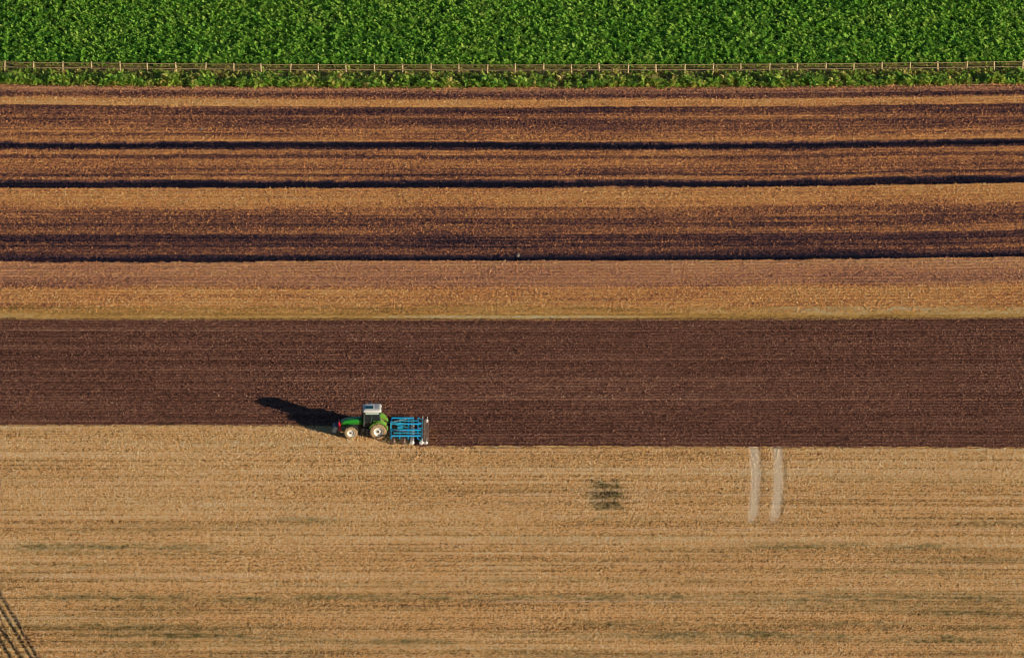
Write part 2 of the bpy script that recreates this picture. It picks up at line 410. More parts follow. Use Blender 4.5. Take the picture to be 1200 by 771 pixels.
    h = .02 * rows + .012 * c1 + .02 * wn(X) + dip + .035 * np.sin(2 * math.pi * (Y + .05 * sn(X, Y, 5, 2, 56)) / .5)
    under = (Y > edge_y(X) - .1)
    h = h - .16 * under
    return h, {'tone': np.clip(tone, 0, 1), 'green': green, 'pale': np.clip(pale, 0, .9), 'rut': np.clip(rut, 0, .95)}
ylo = gy(790)
sheet('stubble_field', np.concatenate([[-420, -260, -170, -130, -110, -100, -92], np.arange(ylo, Y_A + .5, .15)]), stub_fn, m_stub)

# --- verge and crop ground
FY = gy(87.6)                                     # fence line
CY = FY + 2.3                                     # front row of the crop
def verge_fn(X, Y):
    bare = np.exp(-((Y - FY - .9) / 1.1) ** 2)
    return .02 + .03 * sn(X, Y, .3, .3, 80), {'tone': np.clip(.35 + .4 * bare * vnoise(X, Y, 2, .8, 82) + .25 * sn(X, Y, .35, .35, 81), 0, 1)}
sheet('verge', np.arange(YT[104] - .5, CY + .3, .2), verge_fn, m_verge)
def crop_fn(X, Y): return .0 + .02 * sn(X, Y, .5, .5, 83), {'tone': vnoise(X, Y, .6, .6, 84)}
sheet('crop_field', np.concatenate([np.arange(CY, CY + 34, .5), np.arange(CY + 40, CY + 400, 60)]), crop_fn, m_cropsoil)
s = 6000
o = np_mesh('ground', np.array([(-s, -s, -.6), (s, -s, -.6), (s, s, -.6), (-s, s, -.6)], float), np.array([[0, 1, 2, 3]]), m_ground)
tag(o, kind='structure')

# ------------------------------------------------------------------ leafy plants as masses
def plants(name, px, py, z0, size, tone, mat, nleaf=11, upright=.5, wid=.36):
    """many leafy plants: each leaf is a bent strip of two quads"""
    n = len(px); N = n * nleaf
    P = np.repeat(np.stack([px, py, np.full(n, z0)], -1), nleaf, 0)
    S = np.repeat(size, nleaf); T = np.repeat(tone, nleaf)
    az = rng.random(N) * 2 * math.pi
    el = np.clip(rng.normal(upright, .35, N), -.1, 1.4)
    L = S * rng.uniform(.45, .85, N)
    d = np.stack([np.cos(az), np.sin(az), np.zeros(N)], -1)
    side = np.stack([-np.sin(az), np.cos(az), np.zeros(N)], -1)
    base = P + d * (S * .12 * rng.random(N))[:, None]
    base[:, 2] += S * rng.uniform(.05, .75, N)
    up = np.array([0, 0, 1.0])
    d1 = d * np.cos(el)[:, None] + up * np.sin(el)[:, None]
    el2 = el - rng.uniform(.5, 1.2, N)
    d2 = d * np.cos(el2)[:, None] + up * np.sin(el2)[:, None]
    mid = base + d1 * (L * .55)[:, None]; tip = mid + d2 * (L * .5)[:, None]
    tw = rng.normal(0, .35, N)
    sd = side * np.cos(tw)[:, None] + up * np.sin(tw)[:, None]
    w = (L * wid)[:, None]
    V = np.stack([base - sd * w * .25, base + sd * w * .25, mid - sd * w * .6, mid + sd * w * .6, tip - sd * w * .15, tip + sd * w * .15], 1).reshape(-1, 3)
    V[:, 2] = np.maximum(V[:, 2], z0 + .01)
    k = (np.arange(N) * 6)[:, None]
    Q = np.concatenate([k + np.array([0, 1, 3, 2]), k + np.array([2, 3, 5, 4])], 0)
    tt = np.repeat(np.clip(T + rng.normal(0, .13, N), 0, 1), 6)
    return np_mesh(name, V, Q, mat, {'tone': tt})

def scatter(x0, x1, y0, y1, sx, sy, jit):
    X, Y = np.meshgrid(np.arange(x0, x1, sx), np.arange(y0, y1, sy))
    X = X + rng.normal(0, jit * sx, X.shape); Y = Y + rng.normal(0, jit * sy, Y.shape)
    return X.ravel(), Y.ravel()

px, py = scatter(-74, 74, CY, CY + 27, .43, .43, .38)
tn = .60 + .12 * sn(px, py, 1.6, 1.6, 90) + .10 * sn(px, py, 9, 5, 91) + rng.normal(0, .10, len(px))
sz = .62 * rng.uniform(.65, 1.3, len(px)) * (.85 + .3 * vnoise(px, py, 1.3, 1.3, 89))
o = plants('crop_plants', px, py + warp(px, py), .0, sz * .92, tn, m_crop, 14, .7, .46)
tag(o, 'dense bright green leafy crop filling the field beyond the fence', 'crop', kind='stuff')

px, py = scatter(-74, 74, YT[104] + .1, FY + .5, .42, .42, .36)
keep = rng.random(len(px)) < .40 + .6 * vnoise(px, py, 1.1, .8, 92)
px, py = px[keep], py[keep]
near = sstep(YT[104], FY, py)
tn = .50 + .34 * near * vnoise(px, py, 2.5, 1, 93) + .18 * sn(px, py, 1.0, .8, 94) + rng.normal(0, .12, len(px))
sz = .78 * rng.uniform(.6, 1.4, len(px)) * (.65 + .6 * vnoise(px, py, 1.4, 1, 95)) * (1 - .45 * near)
o = plants('verge_plants', px, py + warp(px, py), .02, sz, tn, m_weed, 12, .85, .38)
tag(o, 'mixed green and yellowing weeds and grass along the foot of the fence', 'verge plants', kind='stuff')

px, py = scatter(-74, 74, FY + .35, CY - .1, .5, .5, .4)
keep = rng.random(len(px)) < .55 * vnoise(px, py, 1.5, .8, 96) + .1
px, py = px[keep], py[keep]
tn = .86 + .12 * sn(px, py, 2, 1, 97)
o = plants('dry_grass_tufts', px, py + warp(px, py), .02, .30 * rng.uniform(.6, 1.3, len(px)), tn, m_weed, 10, 1.0, .12)
tag(o, 'straw coloured dry grass growing between the fence and the green crop', 'dry grass', kind='stuff')

# straw stalks and clods: what nobody could count
def stalks(name, px, py, pz, hh, ww, attrs, mat, nb=2):
    n = len(px); N = n * nb
    P = np.repeat(np.stack([px, py, pz], -1), nb, 0) + np.concatenate([rng.normal(0, .02, (N, 2)), np.zeros((N, 1))], 1)
    az = rng.normal(.45, .50, N)      # the cut rows run along x
    H = np.repeat(hh, nb) * rng.uniform(.6, 1.2, N); W = np.repeat(ww, nb) * rng.uniform(.6, 1.2, N)
    sd = np.stack([np.cos(az), np.sin(az), np.zeros(N)], -1) * (W / 2)[:, None]
    top = P + np.concatenate([rng.normal(0, .35, (N, 2)) * H[:, None], H[:, None]], 1)
    V = np.stack([P - sd, P + sd, top + sd * .6, top - sd * .6], 1).reshape(-1, 3)
    Q = np.arange(N * 4).reshape(-1, 4)
    return np_mesh(name, V, Q, mat, {k: np.repeat(v, nb * 4) for k, v in attrs.items()})
def clods(name, px, py, pz, rr, attrs, mat):
    n = len(px); a = rng.random(n) * 6.28
    V = np.zeros((n, 5, 3)); c = np.stack([px, py, pz], -1)
    for k in range(4):
        q = a + k * math.pi / 2 + rng.normal(0, .25, n); R_ = rr * rng.uniform(.7, 1.3, n)
        V[:, k] = c + np.stack([np.cos(q) * R_, np.sin(q) * R_, -.3 * rr], -1)
    V[:, 4] = c + np.stack([rng.normal(0, .25, n) * rr, rng.normal(0, .25, n) * rr, rr * rng.uniform(.7, 1.6, n)], -1)
    k = (np.arange(n) * 5)[:, None]
    T = np.concatenate([k + np.array([i, (i + 1) % 4, 4]) for i in range(4)], 0)
    return np_mesh(name, V.reshape(-1, 3), T, mat, {q: np.repeat(v, 5) for q, v in attrs.items()})

px, py = scatter(-63, 63, gy(786), Y_A + .4, .17, .25, .0)
px = px + rng.uniform(-.09, .09, len(px)); py = py + rng.normal(0, .05, len(py))
kp = (py < edge_y(px) + .12 * sn(px, py, .5, .5, 20)); px, py = px[kp], py[kp]
hz, at = stub_fn(px, py, 1)
kp = (rng.random(len(px)) > at['rut'] * 1.2) & (rng.random(len(px)) > np.clip(at['pale'] * .3, 0, .25)); px, py, hz = px[kp], py[kp], hz[kp]
at = {k: v[kp] for k, v in at.items()}
n_ = len(px)
at['tone'] = np.clip(at['tone'] + .06 + rng.normal(0, .14, n_), 0, 1)
o = stalks('stubble_stalks', px, py + warp(px, py), hz - .02, .125 * rng.uniform(.55, 1.3, n_) * (1 - .05 * at['pale']), np.full(n_, .085), at, m_stubleaf)
tag(o, 'golden cut straw stalks standing in rows over the stubble field', 'stubble', kind='stuff')

px, py = scatter(-63, 63, y0, YT[104] - .1, .22, .27, .4)
hz, at = stripes(px, py)
t_ = np.interp(py, bv, bt)
kp = rng.random(len(px)) < np.clip((t_ - .25) * 1.5, .02, .85); px, py, hz = px[kp], py[kp], hz[kp]
n_ = len(px); tt = np.clip(at['tone'][kp] + .05 + rng.normal(0, .15, n_), 0, 1)
o = stalks('straw_residue', px, py + warp(px, py), hz - .015, .11 * rng.uniform(.5, 1.4, n_), np.full(n_, .10), {'tone': tt, 'pink': at['pink'][kp]}, m_strawleaf)
tag(o, 'broken orange straw left standing in the pale stripes of the ploughed field', 'straw', kind='stuff')
px, py = scatter(-63, 63, y0, YT[104] - .1, .24, .27, .4)
hz, at = stripes(px, py)
n_ = len(px); tt = np.clip(at['tone'] + .03 + rng.normal(0, .08, n_) * (at['tone'] > .12), 0, 1)
o = clods('plough_clods', px, py + warp(px, py), hz + .01, .075 * rng.uniform(.4, 1.7, n_), {'tone': tt, 'pink': at['pink']}, m_stripe)
tag(o, 'purple brown earth clods scattered over the striped ploughed field', 'clods', kind='stuff')

px, py = scatter(-63, 63, Y_B, YT[374], .22, .25, .4)
kp = (py > edge_y(px) + .12 * sn(px, py, .5, .5, 26)); px, py = px[kp], py[kp]
hz, at = till_fn(px, py)
n_ = len(px); at['tone'] = np.clip(at['tone'] + .05 + rng.normal(0, .09, n_), 0, 1)
o = clods('soil_clods', px, py + warp(px, py), hz + .01,  .075 * rng.uniform(.4, 1.7, n_), at, m_till)
tag(o, 'reddish brown crumbly clods covering the freshly tilled field', 'clods', kind='stuff')

# weeds in the stubble
px, py = scatter(-66, 66, YT[374] + .25, gy(361), .40, .30, .4)
kp = rng.random(len(px)) < .75 * vnoise(px, py, 2.5, .6, 38); px, py = px[kp], py[kp]
o = plants('dry_grass_clumps', px, py + warp(px, py), .08, .22 * rng.uniform(.5, 1.4, len(px)), .50 + .3 * sn(px, py, 2, .6, 39) + rng.normal(0, .06, len(px)), m_drygrass, 9, .9, .14)
tag(o, 'yellow olive dry grass clumps along the strip above the tilled field', 'grass strip', kind='stuff')

px, py = scatter(PATCH[0] - 3, PATCH[0] + 3, PATCH[1] - 5, PATCH[1] + 5, .26, .26, .4)
e = np.sqrt(((px - PATCH[0]) / 2.3) ** 2 + ((py - PATCH[1]) / 3.9) ** 2) + .3 * sn(px, py, .9, .7, 75)
kp = (e < 1.0) & (np.abs(py - gy(574.5)) > .40) & (np.abs(py - gy(586.5)) > .40) & (rng.random(len(px)) < .75 * sstep(1.05, .3, e) * (.3 + vnoise(px, py, .8, .5, 88)))
px, py = px[kp], py[kp]
o = plants('weed_patch', px, py, .0, .22 * rng.uniform(.6, 1.4, len(px)), .4 + .25 * sn(px, py, 1, .6, 98) + rng.normal(0, .15, len(px)), m_patch, 9, .7, .25)
tag(o, 'roundish patch of dark weeds crossed by two pale lines in the stubble', 'weed patch', kind='stuff')

# ------------------------------------------------------------------ fence
U = [-29, 5, 39, 73.5, 107.5, 141, 173, 207, 240.5, 274, 306.5, 340, 373, 406, 439, 472, 505, 538, 571] + [604 + 33.05 * i for i in range(20)]
fx = [(u - 600) / pxm(FY) for u in U]
fx = [fx[0] - 3.4] + fx
pts = [(x, FY + float(warp(x, FY))) for x in fx]
fence = empty('wooden_fence', (pts[18][0], pts[18][1], 0))
tag(fence, 'long post and rail wooden fence in front of the green crop', 'fence')
ox, oy = pts[18]
for i, (x, y) in enumerate(pts):
    hgt = 1.36 + random.uniform(-.06, .09); lx, ly = random.gauss(0, .045), random.gauss(0, .03)
    w = random.uniform(.12, .15)
    bm = bmesh.new(); a = Vector((x - ox, y - oy, -.3)); t = a + Vector((lx * 1.5, ly * 1.5, hgt + .3))
    beam(bm, a, t, w, w * .9, .015)
    bm_obj('post', bm, m_wood, fence)
    if i + 1 < len(pts):
        x2, y2 = pts[i + 1]
        for z in (1.24, .62):
            z1, z2 = z + random.gauss(0, .012), z + random.gauss(0, .012)
            bm = bmesh.new()
            beam(bm, (x - ox + .006, y - oy - .095, z1), (x2 - ox - .006, y2 - oy - .095, z2), .04, .08, .006)
            bm_obj('rail', bm, m_rail, fence)

# ------------------------------------------------------------------ stones lying in the ploughed field
def stone(u, v, s, label, seed):
    r = random.Random(seed); bm = bmesh.new()
    bmesh.ops.create_icosphere(bm, subdivisions=3, radius=1)
    ph = [r.uniform(0, 6) for _ in range(6)]
    for p in bm.verts:
        k = 1 + .16 * math.sin(3 * p.co.x + ph[0]) + .12 * math.sin(4 * p.co.y + ph[1]) + .08 * math.sin(7 * p.co.z + ph[2]) + r.uniform(-.03, .03)
        p.co = Vector((p.co.x * s * k, p.co.y * s * .7 * k, p.co.z * s * .62 * k))
    o = bm_obj('field_stone', bm, m_stone)
    x, y = ground(u, v); o.location = (x, y + float(warp(x, y)), .05 + s * .3)
    tag(o, label, 'stone', 'pale stones lying in the striped field')
stone(606.5, 300.5, .26, 'grey stone lying in the dark furrow just above the broad pale orange strip', 1)
stone(235.5, 153, .20, 'pale stone lying between the orange and purple stripes near the fence', 2)

# ------------------------------------------------------------------ tractor (faces -x, stands on z = 0)
TZ = 0.03
tr = empty('tractor', (TX, TY, TZ))
tag(tr, 'green tractor with white cab roof and cream rims driving along the stubble edge', 'tractor')
RX, FX = 1.45, -1.45
RR, FR = .90, .71
def wheel(x, side, R_, W, rimr, yc):
    bm = bmesh.new()
    c = (0, 0, 0)
    h = W / 2
    lathe_y(bm, [(rimr, -h * .80), (rimr + .05, -h * .98), (R_ * .82, -h * 1.02), (R_ * .93, -h * .92), (R_ * .965, -h * .6), (R_ * .97, 0), (R_ * .965, h * .6),
                 (R_ * .93, h * .92), (R_ * .82, h * 1.02), (rimr + .05, h * .98), (rimr, h * .80)], 48, caps=False)
    nl = 20
    for i in range(nl):
        for s in (-1, 1):
            a = 2 * math.pi * (i + (.5 if s > 0 else 0)) / nl
            M = Matrix.Rotation(-a, 4, 'Y') @ Matrix.Translation((R_ * .975, s * h * .48, 0)) @ Matrix.Rotation(s * .7, 4, 'X')
            vs = box(bm, (0, 0, 0), (R_ * .06, h * 1.15, .055))
            for v in vs: v.co = M @ v.co
    w = bm_obj('wheel', bm, m_tyre, tr)
    w.location = (x, yc * side, R_ - .03)
    bm = bmesh.new(); s = side
    lathe_y(bm, [(rimr, -s * h * .3), (rimr + .012, s * h * .86), (rimr - .03, s * h * .88), (rimr - .07, s * h * .45), (rimr * .55, s * h * .30), (rimr * .42, s * h * .50), (rimr * .18, s * h * .55)], 40)
    r = bm_obj('rim', bm, m_cream, w, True)
    bm = bmesh.new()
    lathe_y(bm, [(rimr * .22, s * h * .50), (rimr * .21, s * h * .66), (rimr * .15, s * h * .78), (.03, s * h * .80)], 20)
    for i in range(8):
        a = math.pi * i / 4
        tube(bm, (rimr * .36 * math.cos(a), s * h * .48, rimr * .36 * math.sin(a)), (rimr * .36 * math.cos(a), s * h * .60, rimr * .36 * math.sin(a)), .022, n=6)
    bm_obj('hub', bm, m_dark, w)
    return w
for sd in (-1, 1):
    wheel(RX, sd, RR, .62, .50, .96)
    wheel(FX, sd, FR, .52, .40, .93)

# chassis, axles, tank
bm = bmesh.new()
box(bm, (-.55, 0, .92), (2.9, .52, .50), bev=.04)
box(bm, (1.25, 0, .98), (1.3, .60, .62), bev=.05)
tube(bm, (RX, -.85, RR - .03), (RX, .85, RR - .03), .14, n=14)
beam(bm, (FX, -.80, FR - .03), (FX, .80, FR - .03), .20, .22, .03)
box(bm, (FX, 0, .80), (.5, .42, .3), bev=.03)
bm_obj('chassis', bm, m_dark, tr)
bm = bmesh.new(); box(bm, (.02, -.62, .80), (.78, .40, .52), bev=.07); bm_obj('fuel_tank', bm, m_black, tr)
# bonnet: lofted, sloping to the nose
def hood_ring(x, w, zt, zb, r=.16):
    p = []
    for (sx, a0) in ((1, 0), (-1, 90)):
        for k in range(5):
            a = math.radians(a0 + k * 22.5)
            p.append((x, (sx * (w - r)) + r * math.cos(a), zt - r + r * math.sin(a)))
    p += [(x, -w, zb), (x, w, zb)]
    return p
bm = bmesh.new()
loft_x(bm, [hood_ring(-2.50, .28, 1.50, 1.05, .12), hood_ring(-2.42, .35, 1.62, 1.05), hood_ring(-2.1, .40, 1.74, 1.12), hood_ring(-1.4, .43, 1.84, 1.32),
            hood_ring(-.6, .45, 1.91, 1.36), hood_ring(-.22, .46, 1.93, 1.36)])
hood = bm_obj('bonnet', bm, m_green, tr, True)
for s in (-1, 1):
    bm = bmesh.new(); prism_y(bm, [(-2.0, 1.10), (-1.35, 1.31), (-.24, 1.36), (-.24, 1.10), (-.8, 1.0)], s * .37, s * .41)
    for k in range(5): box(bm, (-.75, s * .415, 1.10 + k * .045), (.8, .016, .018))
    bm_obj('side_vent', bm, m_black, tr)
bm = bmesh.new(); box(bm, (-2.50, 0, 1.24), (.05, .46, .34), bev=.015)
for k in range(4): box(bm, (-2.53, 0, 1.12 + k * .075), (.02, .42, .02))
bm_obj('grille', bm, m_black, tr)
for s in (-1, 1):
    bm = bmesh.new(); box(bm, (-2.49, s * .20, 1.45), (.05, .13, .07), bev=.015); bm_obj('headlight', bm, m_lamp, hood)
# front linkage and weight
bm = bmesh.new()
box(bm, (-2.64, 0, .96), (.26, 1.0, .66), bev=.03)
beam(bm, (-2.62, 0, 1.2), (-2.76, 0, 1.52), .70, .12)
bm_obj('front_hitch', bm, m_red, tr)
for s in (-1, 1):
    bm = bmesh.new(); beam(bm, (-2.45, s * .42, .58), (-3.10, s * .42, .50), .07, .09); bm_obj('lower_arm', bm, m_steel, tr)
bm = bmesh.new(); prism_y(bm, [(-2.80, .42), (-2.80, 1.08), (-3.18, 1.10), (-3.42, .92), (-3.44, .52), (-3.30, .40)], -.56, .56, .035)
bm_obj('front_weight', bm, paint('weight_grey_paint', (.05, .08, .10), .45, .2, amt=.15), tr)
# front fenders
for s in (-1, 1):
    bm = bmesh.new(); n = 9; A = []
    for k in range(n):
        a = math.radians(15 + 125 * k / (n - 1)); R_ = FR + .09
        A.append((R_ * math.cos(a), R_ * math.sin(a)))
    for (p, q) in zip(A, A[1:]):
        beam(bm, (FX + p[0], s * .93, FR + p[1]), (FX + q[0], s * .93, FR + q[1]), .48, .035, .0)
    bm_obj('front_fender', bm, m_dark, tr)
# rear fenders
for s in (-1, 1):
    bm = bmesh.new(); n = 12; R_ = RR + .13; poly = []
    for k in range(n):
        a = math.radians(158 - 150 * k / (n - 1)); poly.append((RX + R_ * math.cos(a), RR + R_ * math.sin(a)))
    inner = [(RX + (R_ - .05) * math.cos(math.radians(158 - 150 * k / (n - 1))), RR + (R_ - .05) * math.sin(math.radians(158 - 150 * k / (n - 1)))) for k in range(n)]
    prism_y(bm, poly + inner[::-1], s * .62, s * 1.20)
    # sloping apron between fender and cab
    prism_y(bm, [(RX - .75, 1.55), (RX - .45, 1.95), (RX + .35, 1.99), (RX + .85, 1.62), (RX + .95, 1.2), (RX + .5, 1.5), (RX, 1.7), (RX - .5, 1.5)], s * .56, s * .66)
    f = bm_obj('rear_fender', bm, m_fender_sunlit, tr)
    bm = bmesh.new(); box(bm, (RX + .88, s * .98, 1.52), (.06, .26, .10), bev=.015); bm_obj('tail_light', bm, m_red, f)
# cab
CX0, CX1 = -.12, 1.62
bm = bmesh.new()
prism_y(bm, [(-.20, 1.12), (-.20, 1.32), (.10, 1.45), (.95, 1.80), (1.62, 1.85), (1.62, 1.20), (.9, 1.05)], -.62, .62, .02)
bm_obj('cab_floor', bm, m_dark, tr)
bm = bmesh.new()
for s in (-1, 1):
    beam(bm, (-.16, s * .66, 1.30), (.06, s * .72, 2.94), .08, .09)
    beam(bm, (.72, s * .73, 1.30), (.78, s * .74, 2.94), .06, .08)
    beam(bm, (1.66, s * .68, 1.80), (1.56, s * .72, 2.94), .09, .10)
    beam(bm, (.06, s * .72, 2.93), (1.56, s * .72, 2.93), .07, .08)
    beam(bm, (-.16, s * .66, 1.32), (.72, s * .70, 1.32), .06, .08)
for x in (.05, 1.57): beam(bm, (x, -.70, 2.92), (x, .70, 2.92), .07, .07)
bm_obj('cab_frame', bm, paint('cab_frame_paint', (.05, .10, .09), .4, .4, amt=.1), tr)
def quad_panel(pts4, name, parent):
    bm = bmesh.new(); vs = [bm.verts.new(p) for p in pts4]; f = bm.faces.new(vs)
    r = bmesh.ops.extrude_face_region(bm, geom=[f]); nrm = f.normal.copy() if f.normal.length else Vector((0, 1, 0))
    f.normal_update(); nrm = f.normal
    for v in [g for g in r['geom'] if isinstance(g, bmesh.types.BMVert)]: v.co += nrm * .008
    return bm_obj(name, bm, m_glass, parent)
for s in (-1, 1):
    door = quad_panel([(-.10, s * .675, 1.38), (.70, s * .715, 1.38), (.75, s * .735, 2.87), (.10, s * .715, 2.87)], 'door_glass', tr)
    bm = bmesh.new(); beam(bm, (.60, s * .745, 1.55), (.62, s * .755, 1.85), .03, .04, .005); bm_obj('handle', bm, m_steel, door)
    quad_panel([(.79, s * .725, 1.92), (1.58, s * .690, 1.92), (1.52, s * .715, 2.87), (.82, s * .735, 2.87)], 'side_window', tr)
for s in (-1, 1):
    bm = bmesh.new(); beam(bm, (.10, s * .762, 2.80), (1.50, s * .762, 2.80), .03, .20, .008); bm_obj('sky_reflection_strip', bm, m_reflect, tr)  # added strips: the sky's reflection on the upper glass, built as pale panels
quad_panel([(-.17, -.60, 1.42), (-.17, .60, 1.42), (.045, .66, 2.87), (.045, -.66, 2.87)], 'windscreen', tr)
quad_panel([(1.655, -.60, 1.90), (1.655, .60, 1.90), (1.575, .66, 2.87), (1.575, -.66, 2.87)], 'rear_window', tr)
# roof
def roof_ring(z, x0, x1, w, r):
    p = []
    for (cx, cy, a0) in ((x1 - r, w - r, 0), (x0 + r, w - r, 90), (x0 + r, -w + r, 180), (x1 - r, -w + r, 270)):
        for k in range(5):
            a = math.radians(a0 + 22.5 * k); p.append((cx + r * math.cos(a), cy + r * math.sin(a), z))
    return p
bm = bmesh.new()
loft_x(bm, [roof_ring(2.95, -.14, 1.72, .82, .16), roof_ring(3.02, -.20, 1.76, .86, .18), roof_ring(3.14, -.18, 1.75, .84, .18), roof_ring(3.20, -.08, 1.68, .74, .2), roof_ring(3.225, .05, 1.58, .62, .2)])
roof = bm_obj('roof', bm, m_white, tr, True)
bm = bmesh.new(); box(bm, (.52, -.12, 3.232), (.80, .62, .05), bev=.02); bm_obj('roof_hatch', bm, m_hatch, roof)
bm = bmesh.new()
for k in range(4): box(bm, (1.18 + k * .10, 0, 3.225), (.03, 1.1, .03), bev=.008)
bm_obj('roof_rib', bm, m_cream, roof)
bm = bmesh.new(); tube(bm, (.62, .62, 3.18), (.62, .62, 3.24), .07); tube(bm, (.62, .62, 3.24), (.62, .62, 3.40), .065, .045, 12)
bm_obj('beacon', bm, m_amber, roof)
for s in (-1, 1):
    bm = bmesh.new(); box(bm, (-.21, s * .56, 3.03), (.05, .22, .10), bev=.015); bm_obj('work_light', bm, m_lamp, roof)
    bm = bmesh.new(); box(bm, (1.78, s * .56, 3.03), (.05, .22, .10), bev=.015); bm_obj('work_light', bm, m_lamp, roof)
# seat, wheel
bm = bmesh.new(); box(bm, (1.05, 0, 1.95), (.46, .48, .14), bev=.04); box(bm, (1.30, 0, 2.28), (.13, .46, .60), bev=.05)
seat = bm_obj('seat', bm, m_seat, tr)
bm = bmesh.new(); box(bm, (1.28, 0, 2.66), (.10, .30, .18), bev=.04); bm_obj('headrest', bm, m_pale, seat)
bm = bmesh.new()
N = 20; ctr = Vector((.42, 0, 2.18)); e1 = Vector((.85, 0, .5)).normalized(); e2 = Vector((0, 1, 0))
for k in range(N):
    a, c = 2 * math.pi * k / N, 2 * math.pi * (k + 1) / N
    tube(bm, ctr + .20 * (e1 * math.cos(a) + e2 * math.sin(a)), ctr + .20 * (e1 * math.cos(c) + e2 * math.sin(c)), .016, n=6)
tube(bm, ctr, (.15, 0, 1.55), .035, n=8); beam(bm, ctr - e2 * .2, ctr + e2 * .2, .03, .02, .0)
bm_obj('steering_wheel', bm, m_black, tr)
# exhaust, mirrors, steps, air intake
bm = bmesh.new(); tube(bm, (-.30, .58, 1.45), (-.26, .60, 2.85), .055, n=14); tube(bm, (-.26, .60, 2.85), (-.20, .60, 3.02), .05, n=14); tube(bm, (-.29, .58, 1.75), (-.275, .59, 2.35), .09, n=16)
bm_obj('exhaust_pipe', bm, m_steel, tr)
for s in (-1, 1):
    bm = bmesh.new(); tube(bm, (-.02, s * .74, 2.70), (-.12, s * 1.10, 2.72), .016, n=6); tube(bm, (-.02, s * .74, 2.30), (-.12, s * 1.10, 2.5), .012, n=6)
    box(bm, (-.13, s * 1.12, 2.52), (.05, .20, .40), bev=.02); bm_obj('mirror', bm, m_black, tr)
    bm = bmesh.new()
    for (x, z) in ((.40, .46), (.40, .74), (.42, 1.02)): box(bm, (x, s * .92, z), (.42, .26, .035), bev=.008)
    for dx in (-.20, .20): beam(bm, (.40 + dx, s * .83, .46), (.42 + dx, s * .79, 1.15), .03, .05)
    bm_obj('step', bm, m_steel, tr)
    bm = bmesh.new(); tube(bm, (-.05, s * .80, 1.25), (.02, s * .82, 2.1), .016, n=6); bm_obj('grab_rail', bm, m_steel, tr)
# rear three point linkage
bm = bmesh.new()
for s in (-1, 1):
    beam(bm, (1.75, s * .34, .62), (2.62, s * .44, .66), .07, .10); beam(bm, (1.85, s * .34, 1.35), (2.25, s * .40, .68), .05, .06)
beam(bm, (1.85, 0, 1.22), (2.60, 0, 1.30), .07, .07); box(bm, (1.88, 0, 1.15), (.2, .7, .5), bev=.03)
bm_obj('rear_linkage', bm, m_dark, tr)

# ------------------------------------------------------------------ mounted cultivator
OX = 0.0
cu = empty('cultivator', (TX + 4.6, TY, TZ - .03))
tag(cu, 'wide blue cultivator hitched behind the tractor, working the soil', 'cultivator')
def cx(x): return x - 4.6
ZB = .86
bm = bmesh.new()
for y in (-2.02, -.70, .70): beam(bm, (cx(2.82), y, ZB), (cx(5.95), y, ZB), .15, .15)
beam(bm, (cx(2.82), 2.02, ZB), (cx(5.2), 2.02, ZB), .15, .15)
bm_obj('long_beam', bm, m_blue, cu)
bm = bmesh.new()
for i, x in enumerate((2.80, 3.72, 4.62, 5.62)):
    beam(bm, (cx(x), -2.36, ZB - .145), (cx(x), 2.36, ZB - .145), .13, .13)
bm_obj('cross_beam', bm, m_blue, cu)
bm = bmesh.new()
for s in (-1, 1):
    beam(bm, (cx(2.72), s * .42, .58), (cx(2.78), s * .16, 1.42), .10, .12)
    beam(bm, (cx(2.85), s * .18, 1.36), (cx(4.55), s * .40, ZB + .14), .07, .08)
    beam(bm, (cx(3.05), s * 1.38, ZB + .02), (cx(5.55), s * 1.38, ZB + .02), .10, .10)
box(bm, (cx(2.77), 0, 1.40), (.16, .40, .14), bev=.02)
box(bm, (cx(3.75), 0, ZB + .02), (.6, .5, .22), bev=.03)
bm_obj('headstock', bm, m_teal, cu)
for s in (-1, 1):
    bm = bmesh.new(); tube(bm, (cx(3.1), s * .95, ZB + .16), (cx(4.1), s * 1.35, ZB + .18), .045); tube(bm, (cx(4.1), s * 1.35, ZB + .18), (cx(4.6), s * 1.55, ZB + .18), .025)
    bm_obj('hydraulic_ram', bm, m_steel, cu)
# tines
def tine(x, y, dup=[]):
    o = None
    if not dup:
        bm = bmesh.new(); P = []
        for k in range(9):
            a = math.radians(95 - 190 * k / 8)
            P.append(Vector((.26 * math.cos(a) * 1.0, 0, -.30 + .32 * math.sin(a))))
        P.append(Vector((-.20, 0, -.80)))
        for p, q in zip(P, P[1:]): beam(bm, p, q, .05, .028, .0)
        beam(bm, (-.05, 0, -.66), (-.28, 0, -.86), .12, .03, .0)
        box(bm, (0, 0, .02), (.12, .09, .06), bev=.01)
        o = bm_obj('tine', bm, m_dark, cu); dup.append(o)
    else:
        o = dup[0].copy(); col.objects.link(o); o.parent = cu
    o.location = (cx(x), y, ZB - .20)
for i, x in enumerate((3.72, 4.62)):
    for k in range(8): tine(x + .02, -2.15 + k * .60 + (.3 if i else 0) * .6)
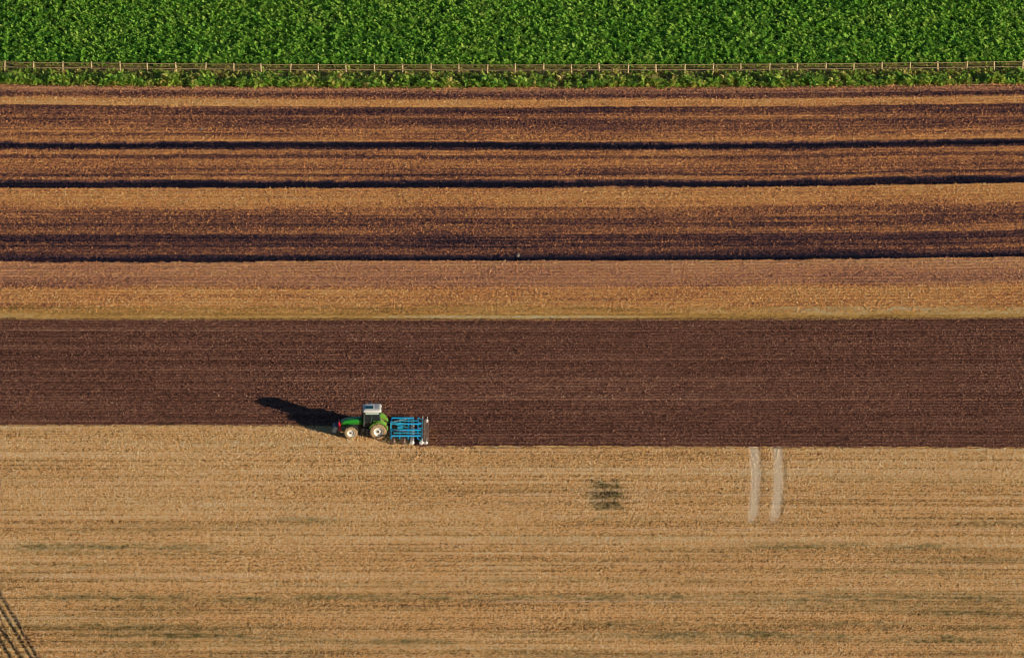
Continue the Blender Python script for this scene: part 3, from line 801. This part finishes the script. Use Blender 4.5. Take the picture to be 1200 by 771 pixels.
# disc rows
def disc(x, y, z, r, mat, cache={}):
    key = (round(r, 3), mat.name)
    if key not in cache:
        bm = bmesh.new(); lathe_y(bm, [(.03, -.06), (r * .35, -.05), (r * .7, -.025), (r, .02), (r, .028), (r * .7, -.015), (r * .35, -.04), (.03, -.05)], 26)
        tube(bm, (0, -.10, 0), (0, -.02, 0), .07); beam(bm, (0, -.09, .02), (.10, -.09, .58), .05, .04, .0)
        o = bm_obj('disc', bm, mat, cu); cache[key] = o
    else:
        o = cache[key].copy(); col.objects.link(o); o.parent = cu
    o.location = (cx(x), y, z); o.rotation_euler = (0, 0, math.radians(random.uniform(10, 16)))
for k in range(10): disc(3.02, -2.44 + k * .54, .25, .27, m_disc)
for k in range(10): disc(4.10, -2.44 + k * .54, .25, .27, m_disc)
for k in range(9): disc(5.05, -2.46 + k * .60, .25, .24, m_polished)
# rear roller and levelling row
bm = bmesh.new()
for y in (-2.46, 2.46): beam(bm, (cx(5.62), y * .965, ZB - .14), (cx(6.12), y * .985, .32), .07, .10)
beam(bm, (cx(6.06), -2.46, .66), (cx(6.06), 2.46, .66), .09, .09)
for y in (-1.2, 0, 1.2): beam(bm, (cx(5.62), y, ZB - .05), (cx(6.06), y, .66), .08, .08)
fr = bm_obj('roller_frame', bm, m_teal, cu)
bm = bmesh.new()
tube(bm, (cx(6.12), -2.42, .30), (cx(6.12), 2.42, .30), .12, n=16)
for k in range(24):
    y = -2.36 + k * .205
    lathe_y(bm, [(.11, -.03), (.25, -.022), (.30, -.008), (.30, .008), (.25, .022), (.11, .03)], 22, (cx(6.12), y, .30))
bm_obj('roller', bm, m_disc, cu)
for s in (-1, 1):
    disc(6.02, s * 2.56, .27, .25, m_polished)
    disc(6.50, s * 2.50, .24, .21, m_polished)
bm = bmesh.new()
beam(bm, (cx(6.40), -2.3, .62), (cx(6.40), 2.3, .62), .05, .05)
for k in range(16):
    y = -2.25 + k * .30
    tube(bm, (cx(6.40), y, .60), (cx(6.66), y, .36), .012, n=5); tube(bm, (cx(6.66), y, .36), (cx(6.78), y, .08), .012, n=5)
for y in (-1.2, 0, 1.2): beam(bm, (cx(6.06), y, .67), (cx(6.40), y, .62), .05, .05)
bm_obj('harrow_tine', bm, m_steel, cu)
for y in (-1.9, -.5, .9):
    bm = bmesh.new(); box(bm, (cx(5.70), y, ZB + .02), (.05, .16, .16), bev=.01); bm_obj('red_reflector', bm, m_red, cu)

# ------------------------------------------------------------------ light, sky, camera
AZ = Vector((.835, -.55)).normalized(); EL = math.radians(12.8)
s_dir = Vector((AZ.x * math.cos(EL), AZ.y * math.cos(EL), math.sin(EL)))
L = bpy.data.lights.new('sun', 'SUN'); L.energy = 5.0; L.angle = math.radians(.5); L.color = (1.0, .89, .70)
lo = bpy.data.objects.new('sun', L); col.objects.link(lo); lo.rotation_euler = s_dir.to_track_quat('Z', 'Y').to_euler(); lo.location = (60, -60, 60)
w = bpy.data.worlds.new('World'); scene.world = w; w.use_nodes = True
nt = w.node_tree; bg = nt.nodes['Background']; sky = nt.nodes.new('ShaderNodeTexSky'); sky.sky_type = 'NISHITA'; sky.sun_disc = False
sky.sun_elevation = EL; sky.sun_rotation = math.atan2(AZ.x, AZ.y); sky.altitude = 200
nt.links.new(sky.outputs[0], bg.inputs[0]); bg.inputs[1].default_value = .06; sky.ozone_density = 5.0; sky.dust_density = .4
cd = bpy.data.cameras.new('camera'); cd.sensor_width = 36; cd.sensor_fit = 'HORIZONTAL'; cd.lens = 36 * FPX / 1200; cd.clip_start = 1; cd.clip_end = 20000
co = bpy.data.objects.new('camera', cd); col.objects.link(co); co.location = CAM
co.rotation_euler = (math.pi / 2 - PITCH, 0, 0)
scene.camera = co
scene.render.filter_size = 1.0; scene.cycles.pixel_filter_type = 'BLACKMAN_HARRIS'; scene.cycles.filter_width = 1.0
scene.view_settings.view_transform = 'Standard'; scene.view_settings.look = 'None'; scene.view_settings.exposure = 0
